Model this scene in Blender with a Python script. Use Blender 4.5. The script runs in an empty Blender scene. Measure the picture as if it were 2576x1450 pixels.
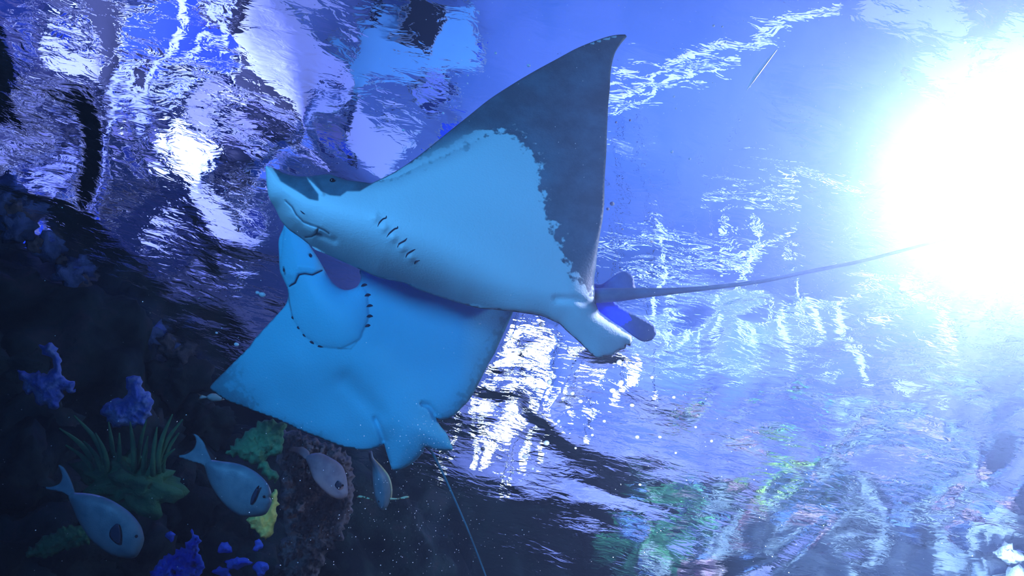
import bpy, bmesh, math, random
import numpy as np
from mathutils import Vector, Matrix, noise
from mathutils.geometry import delaunay_2d_cdt

random.seed(7); np.random.seed(7)
scene = bpy.context.scene
COL = scene.collection
H = 3.2                      # height of the water surface above the lens
F = 24.0 / 36.0 * 2576.0     # focal length in pixels

# ---------------------------------------------------------------- camera
UPC = Vector((0.125, 0.547, -0.813)).normalized()      # world up seen from the camera
FWC = Vector((0, 0, -1))
r2 = (FWC - FWC.dot(UPC) * UPC).normalized()
r1 = r2.cross(UPC).normalized()
R = Matrix((r1, r2, UPC))
cam_d = bpy.data.cameras.new('camera'); cam = bpy.data.objects.new('camera', cam_d)
COL.objects.link(cam); cam.matrix_world = R.to_4x4()
cam_d.lens = 24; cam_d.sensor_width = 36; cam_d.clip_start = 0.01; cam_d.clip_end = 200
scene.camera = cam
RN = np.array(R)

def P(u, v, z):
    """world point at depth z along the view axis for a point of the frame"""
    return R @ Vector(((u - 1288) / F * z, (725 - v) / F * z, -z))
def Pn(u, v, z):
    c = np.stack([(u - 1288) / F * z, (725 - v) / F * z, -z], -1)
    return c @ RN.T
def view(u, v): return P(u, v, 1).normalized()
def above(u, v, t):
    """point t metres past the flat water surface, on the refracted sight line"""
    d = view(u, v); s = d * (H / d.z)
    hx, hy = d.x * 1.333, d.y * 1.333
    q = hx * hx + hy * hy
    if q > 0.985: k = math.sqrt(0.985 / q); hx *= k; hy *= k; q = 0.985
    return s + Vector((hx, hy, math.sqrt(1 - q))) * t, Vector((hx, hy, math.sqrt(1 - q)))
def mirror(u, v, rad):
    """point where the sight line, mirrored by the surface, reaches horizontal distance rad"""
    d = view(u, v); h = math.hypot(d.x, d.y); t1 = H / d.z
    return Vector((d.x / h * rad, d.y / h * rad, H - (rad - h * t1) / h * d.z))
def direct(u, v, rad):
    d = view(u, v); h = math.hypot(d.x, d.y)
    return d * (rad / h)

# ---------------------------------------------------------------- world, lights, exposure
w = bpy.data.worlds.new('world'); scene.world = w; w.use_nodes = True
w.node_tree.nodes['Background'].inputs[0].default_value = (0.05, 0.1, 0.5, 1)
w.node_tree.nodes['Background'].inputs[1].default_value = 0.05
scene.view_settings.view_transform = 'Standard'; scene.view_settings.look = 'None'
scene.view_settings.gamma = 1; scene.view_settings.use_curve_mapping = False
scene.view_settings.exposure = 0.0
cy = scene.cycles
cy.use_denoising = True; cy.max_bounces = 8; cy.transmission_bounces = 6; cy.glossy_bounces = 4
cy.diffuse_bounces = 2; cy.volume_bounces = 0; cy.sample_clamp_indirect = 4; cy.blur_glossy = 0.5

def light(name, kind, loc, energy, color, target=None, **kw):
    d = bpy.data.lights.new(name, kind); d.energy = energy; d.color = color
    for k, v in kw.items(): setattr(d, k, v)
    o = bpy.data.objects.new(name, d); COL.objects.link(o); o.location = loc
    if target is not None: o.rotation_euler = (Vector(target) - Vector(loc)).to_track_quat('-Z', 'Y').to_euler()
    return o

LAMP = P(2560, 420, 2.6)
# the submerged floodlight that burns out the right of the picture
LP = LAMP + P(2560, 420, 1).normalized() * -0.12
light('flood_beam', 'SPOT', LP, 1400, (0.76, 0.66, 1.0), P(2600, 1350, 1.2), spot_size=math.radians(88), spot_blend=1.0, shadow_soft_size=0.08)
light('flood_glow', 'POINT', LP, 60, (0.66, 0.70, 1.0), shadow_soft_size=0.08)
# unseen blue spot beside the camera that lights the bellies, then added fill spots
light('unseen_spot', 'SPOT', R @ Vector((-1.2, 1.0, 0.1)), 325, (0.10, 0.42, 0.90), P(1080, 640, 2.1), spot_size=math.radians(64), spot_blend=0.8, shadow_soft_size=0.35)
light('reef_fill', 'SPOT', Vector((-1.5, 0.5, 0.4)), 30, (0.06, 0.34, 1.0), direct(200, 1200, 4.3), spot_size=math.radians(80), spot_blend=0.9, shadow_soft_size=0.2)  # spot without a visible fitting, added to brighten the left reef
light('reef_fill', 'SPOT', direct(2250, 1300, 2.3) + Vector((0, 0, -1.3)), 3800, (0.66, 0.78, 1.0), direct(2280, 1330, 5.4), spot_size=math.radians(86), spot_blend=0.9, shadow_soft_size=0.2)  # strong spot added out of view to brighten the mirrored reef
light('unseen_spot', 'SPOT', P(1850, 1850, 1.3), 420, (0.75, 0.82, 1.0), P(1720, 1050, 3.0), spot_size=math.radians(60), spot_blend=1.0, shadow_soft_size=0.15)  # white spot added below the frame to light bubbles and haze
light('reef_fill', 'SPOT', P(760, 1750, 1.6), 12, (1.0, 0.8, 0.8), P(790, 1250, 3.2), spot_size=math.radians(26), spot_blend=1.0, shadow_soft_size=0.1)  # weak warm spot added to bring up the brown rock
# hall lights above the water
light('hall_light', 'AREA', (1.5, 3.5, H + 0.8), 420, (0.17, 0.32, 0.95), (1.5, 4.5, 12), size=5)
light('hall_light', 'AREA', (-4, 2, H + 1.0), 620, (0.42, 0.42, 1.0), (-11, 5, 6), size=3)

light('hall_light', 'AREA', (4, 8, H + 1.2), 900, (0.50, 0.52, 1.0), (6, 14, 6), size=3)  # area light added to brighten the far wall on the right
# ---------------------------------------------------------------- materials
def lin(c): return tuple(((x / 255) / 12.92 if x / 255 < 0.04045 else ((x / 255 + 0.055) / 1.055) ** 2.4) for x in c)
def rgba(c): return (c[0], c[1], c[2], 1)
def mat(name, c1, c2=None, scale=8, rough=0.6, bump=0.0, bscale=None, detail=6, spec=0.3, lo=0.42, hi=0.58, emit=None, c3=None):
    m = bpy.data.materials.new(name); m.use_nodes = True
    nt = m.node_tree; n = nt.nodes; b = n['Principled BSDF']
    b.inputs['Roughness'].default_value = rough; b.inputs['Specular IOR Level'].default_value = spec
    b.inputs['Base Color'].default_value = rgba(c1)
    if c2 is not None or bump:
        tc = n.new('ShaderNodeTexCoord')
        no = n.new('ShaderNodeTexNoise'); no.inputs['Scale'].default_value = scale; no.inputs['Detail'].default_value = detail
        nt.links.new(tc.outputs['Object'], no.inputs['Vector'])
    if c2 is not None:
        cr = n.new('ShaderNodeValToRGB'); e = cr.color_ramp.elements
        e[0].position = lo; e[0].color = rgba(c1); e[1].position = hi; e[1].color = rgba(c2)
        if c3 is not None: x = e.new(min(.99, hi + .1)); x.color = rgba(c3)
        nt.links.new(no.outputs['Fac'], cr.inputs['Fac']); nt.links.new(cr.outputs['Color'], b.inputs['Base Color'])
    if bump:
        nb = n.new('ShaderNodeTexNoise'); nb.inputs['Scale'].default_value = bscale or scale * 3; nb.inputs['Detail'].default_value = 6
        nt.links.new(tc.outputs['Object'], nb.inputs['Vector'])
        bp = n.new('ShaderNodeBump'); bp.inputs['Strength'].default_value = 1.0; bp.inputs['Distance'].default_value = bump
        nt.links.new(nb.outputs['Fac'], bp.inputs['Height']); nt.links.new(bp.outputs['Normal'], b.inputs['Normal'])
    if emit:
        b.inputs['Emission Color'].default_value = rgba(c1); b.inputs['Emission Strength'].default_value = emit
    return m

def ray_mat(name, belly, dark, dorsal):
    """belly / dark border pigment from the vertex attribute 'pig' (r: border mask, g: dorsal mask, blue light painted into its colour)"""
    m = bpy.data.materials.new(name); m.use_nodes = True; nt = m.node_tree; n = nt.nodes; L = nt.links
    b = n['Principled BSDF']; b.inputs['Roughness'].default_value = 0.55; b.inputs['Specular IOR Level'].default_value = 0.25
    at = n.new('ShaderNodeAttribute'); at.attribute_name = 'pig_light'
    sep = n.new('ShaderNodeSeparateColor'); L.new(at.outputs['Color'], sep.inputs['Color'])
    tc = n.new('ShaderNodeTexCoord')
    no = n.new('ShaderNodeTexNoise'); no.inputs['Scale'].default_value = 42; no.inputs['Detail'].default_value = 3
    L.new(tc.outputs['Object'], no.inputs['Vector'])
    # blotchy edge: mask + (noise-0.5)*k
    s = n.new('ShaderNodeMath'); s.operation = 'MULTIPLY_ADD'; s.inputs[1].default_value = 1.1; L.new(no.outputs['Fac'], s.inputs[0]); 
    ad = n.new('ShaderNodeMath'); ad.operation = 'SUBTRACT'; L.new(sep.outputs[0], ad.inputs[0]); ad.inputs[1].default_value = 0.55
    L.new(ad.outputs[0], s.inputs[2])
    cr = n.new('ShaderNodeMapRange'); cr.interpolation_type = 'SMOOTHSTEP'; cr.inputs['From Min'].default_value = 0.44; cr.inputs['From Max'].default_value = 0.60
    L.new(s.outputs[0], cr.inputs['Value'])
    sf = n.new('ShaderNodeMapRange'); sf.interpolation_type = 'SMOOTHSTEP'; L.new(sep.outputs[0], sf.inputs['Value'])
    sm = n.new('ShaderNodeMix'); sm.data_type = 'FLOAT'; L.new(sep.outputs[2], sm.inputs[0]); L.new(cr.outputs[0], sm.inputs[2]); L.new(sf.outputs[0], sm.inputs[3])
    # mottled darks
    n2 = n.new('ShaderNodeTexNoise'); n2.inputs['Scale'].default_value = 7; n2.inputs['Detail'].default_value = 8; n2.inputs['Roughness'].default_value = 0.7
    L.new(tc.outputs['Object'], n2.inputs['Vector'])
    dk = n.new('ShaderNodeMix'); dk.data_type = 'RGBA'; dk.inputs[6].default_value = rgba(dark); dk.inputs[7].default_value = rgba(tuple(x * 1.9 + .01 for x in dark))
    mr = n.new('ShaderNodeMapRange'); mr.inputs['From Min'].default_value = 0.42; mr.inputs['From Max'].default_value = 0.68; L.new(n2.outputs['Fac'], mr.inputs['Value'])
    L.new(mr.outputs[0], dk.inputs[0])
    bl = n.new('ShaderNodeMix'); bl.data_type = 'RGBA'; bl.inputs[6].default_value = rgba(belly); L.new(dk.outputs[2], bl.inputs[7]); L.new(sm.outputs[0], bl.inputs[0])
    ds = n.new('ShaderNodeMix'); ds.data_type = 'RGBA'; L.new(bl.outputs[2], ds.inputs[6]); ds.inputs[7].default_value = rgba(dorsal); L.new(sep.outputs[1], ds.inputs[0])
    L.new(ds.outputs[2], b.inputs['Base Color'])
    n3 = n.new('ShaderNodeTexNoise'); n3.inputs['Scale'].default_value = 160; n3.inputs['Detail'].default_value = 4; L.new(tc.outputs['Object'], n3.inputs['Vector'])
    bp = n.new('ShaderNodeBump'); bp.inputs['Distance'].default_value = 0.0012; L.new(n3.outputs['Fac'], bp.inputs['Height']); L.new(bp.outputs['Normal'], b.inputs['Normal'])
    return m

M = {}
M['ray_front'] = ray_mat('ray_skin', (0.62, 0.80, 0.85), (0.045, 0.10, 0.14), (0.06, 0.16, 1.6))  # strong dorsal blue includes the blue light falling on the back
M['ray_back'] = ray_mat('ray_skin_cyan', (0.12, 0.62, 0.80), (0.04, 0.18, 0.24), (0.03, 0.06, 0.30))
M['slit'] = mat('slit_dark', (0.012, 0.03, 0.07), rough=.8)
M['eye'] = mat('eye_black', (0.004, 0.006, 0.012), rough=.08, spec=.6)
M['fish'] = mat('fish_grey', (0.13, 0.22, 0.28), (0.20, 0.30, 0.36), scale=14, rough=.4, bump=.001, bscale=200)
M['fish_pale'] = mat('fish_pale', (0.8, 0.75, 0.7), (0.6, 0.55, 0.5), scale=30)
M['fish_fin'] = mat('fish_fin', (0.03, 0.05, 0.10), rough=.5)
M['fish_gold'] = mat('fin_gold', (0.95, 0.85, 0.5), rough=.4)
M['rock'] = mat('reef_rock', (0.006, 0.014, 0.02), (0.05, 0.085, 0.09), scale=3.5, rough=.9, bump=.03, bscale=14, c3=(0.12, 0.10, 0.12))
M['rock_pale'] = mat('pale_rock', (0.16, 0.18, 0.24), (0.75, 0.72, 0.72), scale=5, rough=.9, bump=.02, bscale=22)
M['rock_blue'] = mat('blue_rock', (0.05, 0.09, 0.2), (0.25, 0.35, 0.7), scale=5, rough=.9, bump=.02, bscale=22)
M['coral_yellow'] = mat('coral_yellow', (0.25, 0.35, 0.08), (0.75, 0.85, 0.25), scale=7, rough=.8, bump=.01, bscale=30)
M['coral_green'] = mat('coral_green', (0.06, 0.30, 0.16), (0.25, 0.62, 0.30), scale=7, rough=.8, bump=.01, bscale=30)
M['coral_dark'] = mat('coral_dark_green', (0.05, 0.22, 0.12), (0.10, 0.32, 0.15), scale=7, rough=.8, bump=.01, bscale=30)
M['coral_pink'] = mat('coral_pink', (0.5, 0.2, 0.3), (0.8, 0.5, 0.5), scale=7, rough=.8, bump=.01, bscale=30)
M['coral_blue'] = mat('coral_blue', (0.14, 0.26, 0.9), (0.38, 0.52, 1.0), scale=14, rough=.8, bump=.01, bscale=40)
M['floor'] = mat('tank_floor', (0.03, 0.05, 0.08), (0.06, 0.09, 0.12), scale=3, rough=.9, bump=.01)
M['ceil'] = mat('hall_ceiling', (0.22, 0.38, 0.70), (0.34, 0.46, 0.80), scale=.5, rough=.8)
M['hwall'] = mat('hall_wall', (0.10, 0.20, 0.62), (0.50, 0.50, 0.85), scale=1.1, rough=.8)
M['hwall_pale'] = mat('hall_wall_pale', (0.38, 0.44, 0.66), (0.62, 0.66, 0.85), scale=.8, rough=.8)
M['sponge'] = mat('sponge_blue', (0.02, 0.07, 0.9), (0.08, 0.2, 1.0), scale=14, rough=.8, bump=.01, bscale=40)
M['bubble'] = mat('bubble', (0.95, 0.97, 1.0), rough=.2, spec=.8)
M['metal'] = mat('lamp_metal', (0.5, 0.55, 0.6), rough=.4)
M['black'] = mat('black_paint', (0.008, 0.012, 0.03), rough=.6)
M['white_paint'] = mat('lilac_paint', (0.26, 0.30, 0.55), rough=.5)
M['lampface'] = mat('lamp_face', (0.9, 0.95, 1.0), emit=25)
M['lavender'] = mat('lavender_panel', (0.45, 0.48, 0.95), emit=0.36)
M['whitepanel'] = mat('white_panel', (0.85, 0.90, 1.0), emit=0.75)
M['bluepanel'] = mat('blue_panel', (0.003, 0.028, 0.9), emit=0.8)
M['sunlamp'] = mat('bright_lamp', (0.9, 0.93, 1.0), emit=9)

# ---------------------------------------------------------------- object helpers
def meshobj(name, verts, faces, m, parent=None, smooth=True, origin=None):
    me = bpy.data.meshes.new(name)
    verts = [Vector(v) for v in verts]
    if origin is None:
        origin = sum(verts, Vector()) / len(verts) if parent is None else Vector()
    me.from_pydata([v - origin for v in verts], [], faces); me.update()
    if smooth: me.polygons.foreach_set('use_smooth', [True] * len(me.polygons))
    me.materials.append(m)
    o = bpy.data.objects.new(name, me); COL.objects.link(o); o.location = origin
    if parent: o.parent = parent
    return o
def tag(o, label, cat, group=None, kind=None):
    if label: o['label'] = label
    if cat: o['category'] = cat
    if group: o['group'] = group
    if kind: o['kind'] = kind
    return o
def root(name, loc):
    o = bpy.data.objects.new(name, None); COL.objects.link(o); o.location = loc; o.empty_display_size = .1; return o
def struct(o): o['kind'] = 'structure'; return o

def catmull(pts, step, closed=True):
    pts = np.array(pts, float); n = len(pts); out = []
    rng = range(n if closed else n - 1)
    for i in rng:
        if closed: p0, p1, p2, p3 = pts[(i - 1) % n], pts[i], pts[(i + 1) % n], pts[(i + 2) % n]
        else: p0, p1, p2, p3 = pts[max(i - 1, 0)], pts[i], pts[i + 1], pts[min(i + 2, n - 1)]
        L = np.linalg.norm(p2 - p1); k = max(1, int(round(L / step)))
        # limit tangents so that corners do not overshoot
        m1 = (p2 - p0) / 2; m2 = (p3 - p1) / 2
        for m in (m1, m2):
            l = np.linalg.norm(m)
            if l > L: m *= L / l
        for j in range(k):
            t = j / k; t2 = t * t; t3 = t2 * t
            out.append((2*t3 - 3*t2 + 1) * p1 + (t3 - 2*t2 + t) * m1 + (-2*t3 + 3*t2) * p2 + (t3 - t2) * m2)
    if not closed: out.append(pts[-1])
    return np.array(out)
def segdist(q, poly, closed=False):
    """distance of points q (N,2) to a polyline"""
    poly = np.array(poly, float); a = poly if closed else poly[:-1]; b = np.roll(poly, -1, 0) if closed else poly[1:]
    best = np.full(len(q), 1e9)
    for A, B in zip(a, b):
        ab = B - A; L = ab @ ab + 1e-9
        t = np.clip(((q - A) @ ab) / L, 0, 1)
        d = np.hypot(*(q - A - t[:, None] * ab).T); best = np.minimum(best, d)
    return best
def inside(q, poly):
    poly = np.array(poly, float); x, y = q[:, 0], q[:, 1]; c = np.zeros(len(q), bool)
    for (x0, y0), (x1, y1) in zip(poly, np.roll(poly, -1, 0)):
        cond = ((y0 > y) != (y1 > y)) & (x < (x1 - x0) * (y - y0) / (y1 - y0 + 1e-12) + x0); c ^= cond
    return c
def sstep(a, b, x):
    t = np.clip((x - a) / (b - a), 0, 1); return t * t * (3 - 2 * t)

def sheet_data(outline, zf, front, back, step=6, fine=None, ostep=5, smooth=True):
    """a solid with the given outline: mid surface at depth zf, faces pushed out by front / back"""
    ol = catmull(outline, ostep) if smooth else np.array(outline, float)
    x0, y0 = ol.min(0); x1, y1 = ol.max(0)
    def grid(s, bx):
        gx, gy = np.meshgrid(np.arange(bx[0], bx[2], s), np.arange(bx[1], bx[3], s * .866))
        gx = gx + (np.arange(gx.shape[0]) % 2)[:, None] * s / 2
        return np.stack([gx.ravel(), gy.ravel()], 1)
    g = grid(step, (x0, y0, x1, y1))
    if fine:
        s, bx = fine; inb = (g[:, 0] > bx[0]) & (g[:, 0] < bx[2]) & (g[:, 1] > bx[1]) & (g[:, 1] < bx[3])
        g = np.vstack([g[~inb], grid(s, bx)])
    g = g[inside(g, ol)]; g = g[segdist(g, ol, True) > min(step, 3) * .6]
    nb = len(ol); pts = [Vector(p) for p in np.vstack([ol, g])]
    r = delaunay_2d_cdt(pts, [(i, (i + 1) % nb) for i in range(nb)], [], 1, 1e-4)
    V = np.array([tuple(v) for v in r[0]]); Fc = [tuple(f) for f in r[2]]
    cen = np.array([V[list(f)].mean(0) for f in Fc]); ok = inside(cen, ol)
    Fc = [f for f, k in zip(Fc, ok) if k]
    d = segdist(V, ol, True); bd = d < 1e-3
    z = zf(V); f_ = np.where(bd, 0, front(V, d)); b_ = np.where(bd, 0, back(V, d))
    Wf = Pn(V[:, 0], V[:, 1], z - f_)
    bi = np.full(len(V), -1); idx = np.where(~bd)[0]; bi[bd] = np.where(bd)[0]; bi[idx] = len(V) + np.arange(len(idx))
    Wb = Pn(V[idx, 0], V[idx, 1], (z + b_)[idx])
    verts = np.vstack([Wf, Wb])
    # pixel y points down: make front faces look at the camera
    a, b, c = Fc[0][:3]; p = [Vector(verts[i]) for i in (a, b, c)]
    flip = (p[1] - p[0]).cross(p[2] - p[0]).dot(p[0]) > 0
    ff = [tuple(reversed(f)) if flip else f for f in Fc]
    bf = [tuple(int(bi[i]) for i in reversed(f)) for f in ff]
    uv = np.vstack([V, V[idx]]); side = np.concatenate([np.zeros(len(V)), np.ones(len(idx))])
    dd = np.concatenate([d, d[idx]])
    return verts, ff + bf, uv, side, dd
def rnd(d, W): # rounded edge profile 0..1
    t = np.clip(d / W, 0, 1); return np.sqrt(np.clip(1 - (1 - t) ** 2, 0, 1))

def tube_data(pts, rad, seg=10, up=None):
    pts = [Vector(p) for p in pts]; V = []; Fc = []
    for i, p in enumerate(pts):
        t = (pts[min(i + 1, len(pts) - 1)] - pts[max(i - 1, 0)]).normalized()
        a = t.orthogonal().normalized() if i == 0 else (a - a.dot(t) * t).normalized()
        b = t.cross(a)
        for k in range(seg):
            an = 2 * math.pi * k / seg; V.append(p + (a * math.cos(an) + b * math.sin(an)) * rad[i])
    for i in range(len(pts) - 1):
        for k in range(seg):
            k2 = (k + 1) % seg; Fc.append((i * seg + k, i * seg + k2, (i + 1) * seg + k2, (i + 1) * seg + k))
    Fc.append(tuple(range(seg))[::-1]); Fc.append(tuple((len(pts) - 1) * seg + k for k in range(seg)))
    return V, Fc
def pxtube(pts, step=6):
    """pts: (u, v, depth, radius_px) -> world points and radii"""
    q = catmull(pts, step, False)
    return [P(a[0], a[1], a[2]) for a in q], [max(a[3], .3) * a[2] / F for a in q]

class Body:
    """collects shells into one mesh with the pigment and painted-light attribute"""
    def __init__(s): s.V = []; s.F = []; s.C = []
    def add(s, V, F_, C):
        o = len(s.V); s.V += [tuple(v) for v in V]; s.F += [tuple(int(i) + o for i in f) for f in F_]; s.C += [tuple(c) for c in C]
    def build(s, name, m, parent):
        o = meshobj(name, s.V, s.F, m, parent)
        a = o.data.color_attributes.new('pig_light', 'FLOAT_COLOR', 'POINT')
        a.data.foreach_set('color', np.array([(c[0], c[1], c[2] if len(c) > 2 else 0, 1) for c in s.C], np.float32).ravel())
        return o

def blob(name, loc, rad, m, sub=3, amp=.3, fr=1.6, parent=None, seed=0, squash=(1, 1, 1), fine=.06):
    bm = bmesh.new(); bmesh.ops.create_icosphere(bm, subdivisions=sub, radius=1)
    sv = Vector((seed * 3.1, seed * 1.7, seed * .9))
    for v in bm.verts:
        n = v.co.normalized()
        k = 1 + amp * noise.noise(n * fr + sv) * 1.6 + amp * .5 * noise.noise(n * fr * 2.7 + sv) + fine * noise.noise(n * fr * 8 + sv) * 2
        v.co = Vector((n.x * squash[0], n.y * squash[1], n.z * squash[2])) * k * rad
    me = bpy.data.meshes.new(name); bm.to_mesh(me); bm.free()
    me.polygons.foreach_set('use_smooth', [True] * len(me.polygons)); me.materials.append(m)
    o = bpy.data.objects.new(name, me); COL.objects.link(o); o.location = loc
    if parent: o.parent = parent
    return o
def box(name, loc, size, m, parent=None, rot=None, bev=.01):
    bm = bmesh.new(); bmesh.ops.create_cube(bm, size=1)
    for v in bm.verts: v.co = Vector((v.co.x * size[0], v.co.y * size[1], v.co.z * size[2]))
    bmesh.ops.bevel(bm, geom=bm.edges[:], offset=min(bev, min(size) * .3), segments=2, affect='EDGES')
    me = bpy.data.meshes.new(name); bm.to_mesh(me); bm.free(); me.materials.append(m)
    o = bpy.data.objects.new(name, me); COL.objects.link(o)
    if parent: o.parent = parent
    o.location = loc
    if rot is not None: o.rotation_mode = 'QUATERNION'; o.rotation_quaternion = rot
    return o

# ---------------------------------------------------------------- water
def build_water():
    s = 0.032
    xs = np.arange(-7.6, 7.6 + s, s); ys = np.arange(-3.2, 8.2 + s, s)
    X, Y = np.meshgrid(xs, ys); rg = np.random.RandomState(5)
    Zh = np.zeros_like(X)
    wx = 0.10 * np.sin(1.7 * X + 2.1 * Y + .3) + .07 * np.sin(3.9 * X - 2.8 * Y + 1.1) + .04 * np.sin(7.1 * X + 5.3 * Y)
    wy = 0.10 * np.sin(2.3 * X - 1.9 * Y + 2.3) + .07 * np.sin(3.1 * X + 4.2 * Y + .5) + .04 * np.sin(-6.1 * X + 6.6 * Y)
    Xw, Yw = X + wx, Y + wy
    for lo, hi, n, slope in ((0.9, 1.8, 9, .040), (0.35, 0.8, 14, .085), (0.16, 0.34, 18, .040)):
        for i in range(n):
            lam = rg.uniform(lo, hi); k = 2 * math.pi / lam; a = rg.uniform(0, 2 * math.pi)
            Zh += slope * math.sqrt(2 / n) / k * np.sin(k * (math.cos(a) * Xw + math.sin(a) * Yw) + rg.uniform(0, 6.28))
    ny, nx = X.shape
    V = np.stack([X, Y, H + Zh], -1).reshape(-1, 3)
    idx = np.arange(ny * nx).reshape(ny, nx)
    Q = np.stack([idx[:-1, :-1], idx[:-1, 1:], idx[1:, 1:], idx[1:, :-1]], -1).reshape(-1, 4)
    faces = [tuple(int(i) for i in q) for q in Q]
    # skirt and bottom close the body of water
    rim = list(idx[0, :]) + list(idx[1:, -1]) + list(idx[-1, -2::-1]) + list(idx[-2:0:-1, 0])
    rim = [int(i) for i in rim]; n0 = len(V); low = V[rim].copy(); low[:, 2] = -2.3
    V = np.vstack([V, low]); m = len(rim)
    for i in range(m):
        j = (i + 1) % m; faces.append((rim[j], rim[i], n0 + i, n0 + j))
    faces.append(tuple(n0 + i for i in range(m))[::-1])
    me = bpy.data.meshes.new('water'); me.from_pydata(V.tolist(), [], faces); me.update()
    me.polygons.foreach_set('use_smooth', [True] * (len(faces) - m - 1) + [False] * (m + 1))
    o = bpy.data.objects.new('water', me); COL.objects.link(o); struct(o)
    mt = bpy.data.materials.new('water'); mt.use_nodes = True; nt = mt.node_tree; n = nt.nodes; L = nt.links
    n.remove(n['Principled BSDF']); out = n['Material Output']
    g = n.new('ShaderNodeBsdfGlass'); g.inputs['IOR'].default_value = 1.333; g.inputs['Roughness'].default_value = 0.0
    g.inputs['Color'].default_value = (0.97, 0.98, 1, 1)
    tc = n.new('ShaderNodeTexCoord'); mp = n.new('ShaderNodeMapping'); L.new(tc.outputs['Object'], mp.inputs['Vector'])
    mp.inputs['Rotation'].default_value = (0, 0, math.radians(25)); mp.inputs['Scale'].default_value = (1, 2.6, 1)
    no = n.new('ShaderNodeTexNoise'); no.inputs['Scale'].default_value = 8.0; no.inputs['Detail'].default_value = 3.0; no.inputs['Distortion'].default_value = .6
    L.new(mp.outputs[0], no.inputs['Vector'])
    bp = n.new('ShaderNodeBump'); bp.inputs['Distance'].default_value = 0.0045; L.new(no.outputs['Fac'], bp.inputs['Height']); L.new(bp.outputs['Normal'], g.inputs['Normal'])
    L.new(g.outputs[0], out.inputs['Surface'])
    sc = n.new('ShaderNodeVolumeScatter'); sc.inputs['Color'].default_value = (0.42, 0.62, 1.0, 1); sc.inputs['Density'].default_value = 0.06
    sc.inputs['Anisotropy'].default_value = 0.8
    ab = n.new('ShaderNodeVolumeAbsorption'); ab.inputs['Color'].default_value = (0.1, 0.62, 1.0, 1); ab.inputs['Density'].default_value = 0.10
    ad = n.new('ShaderNodeAddShader'); L.new(sc.outputs[0], ad.inputs[0]); L.new(ab.outputs[0], ad.inputs[1]); L.new(ad.outputs[0], out.inputs['Volume'])
    me.materials.append(mt)
build_water()

# ---------------------------------------------------------------- tank walls (reef), floor, hall
def az(u, v): d = view(u, v); return math.atan2(d.x, d.y)
AZ_A, AZ_B = az(1290, 1350), az(1640, 1300)
def wall_radius(a):
    t = 4.3 + .35 * math.sin(a * 5 + 1) + .2 * math.sin(a * 11)
    mid = (AZ_A + AZ_B) / 2; hw = (AZ_B - AZ_A) / 2
    g = 1 / (1 + math.exp((abs(a - mid) - hw) / .035))
    return t + g * 1.9 + (1.6 if a > mid else 0)
def build_wall():
    A = []; a = -math.pi
    while a < math.pi: A.append(a); a += 0.010 if -1.7 < a < 1.9 else 0.05
    zs = list(np.arange(-2.2, 0.6, .16)) + list(np.arange(.6, H + .13, .045)); V = []; Fc = []
    for a in A:
        r0 = wall_radius(a)
        for z in zs:
            p = Vector((math.sin(a) * r0, math.cos(a) * r0, z))
            k = noise.noise(p * 1.1) * .38 + noise.noise(p * 2.9) * .20 + noise.noise(p * 7) * .09 + abs(noise.noise(p * 15)) * .05
            r = r0 - k - .12 * max(0, (H - z)) * .5
            if z > H: r += (z - H) * .8
            V.append((math.sin(a) * r, math.cos(a) * r, z))
    n, m = len(A), len(zs)
    for i in range(n):
        j = (i + 1) % n
        for k in range(m - 1): Fc.append((i * m + k, i * m + k + 1, j * m + k + 1, j * m + k))
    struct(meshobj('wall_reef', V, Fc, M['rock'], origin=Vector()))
build_wall()
struct(box('floor', (0, 1.5, -2.25), (15, 13, .1), M['floor']))
HX0, HX1, HY0, HY1, HZ = -11, 11, -6, 14, H + 5.2
struct(box('ceiling', (0, 4, HZ + .1), (22.4, 20.4, .2), M['ceil']))
struct(box('wall_left', (HX0 - .1, 4, H + 2.4), (.2, 20, 6), M['hwall']))
struct(box('wall_right', (HX1 + .1, 4, H + 2.4), (.2, 20, 6), M['hwall_pale']))
struct(box('wall_far', (0, HY1 + .1, H + 2.4), (22, .2, 6), M['hwall_pale']))
struct(box('wall_near', (0, HY0 - .1, H + 2.4), (22, .2, 6), M['hwall']))

# ---------------------------------------------------------------- things above the water, seen through it
def facing(d): return (-d).to_track_quat('Z', 'Y')
def panel(u, v, wpx, hpx, m, label, t=4.5, name='light_panel', cat='light panel', roll=0, thick=.05, group=None, hang=True):
    c, d = above(u, v, t); s = 4.6 + t * .9
    q = facing(d); q.rotate(Matrix.Rotation(0, 3, 'X').to_quaternion())
    r = root(name, c); tag(r, label, cat, group)
    sx, sy = wpx / F * s, hpx / F * s
    q = q @ Matrix.Rotation(math.radians(roll), 3, 'Z').to_quaternion()
    f = box('panel_frame', (0, 0, 0), (sx + .06, sy + .06, thick), M['metal'], r, q, .02)
    if hang and HZ > c.z + .3:
        V, Fc = tube_data([(0, 0, .02), (0, 0, HZ - c.z)], [.008, .008], 6); meshobj('hanging_rod', V, Fc, M['metal'], r)
    o = box('diffuser', q @ Vector((0, 0, thick * .6)), (sx, sy, thick * .6), m, r, q, .02)
    return r
def ball(u, v, rpx, label, t=4.5):
    c, d = above(u, v, t); s = 4.6 + t * .9; rr = rpx / F * s
    r = root('hanging_speaker', c); tag(r, label, 'speaker')
    blob('housing', (0, 0, 0), rr, M['black'], 3, .05, 1, r, 3, (1, 1, 1.15), .0)
    V, Fc = tube_data([(0, 0, rr * .9), (0, 0, max(rr, HZ - c.z))], [.02, .02], 8); meshobj('hanging_rod', V, Fc, M['black'], r)
    return r
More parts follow.
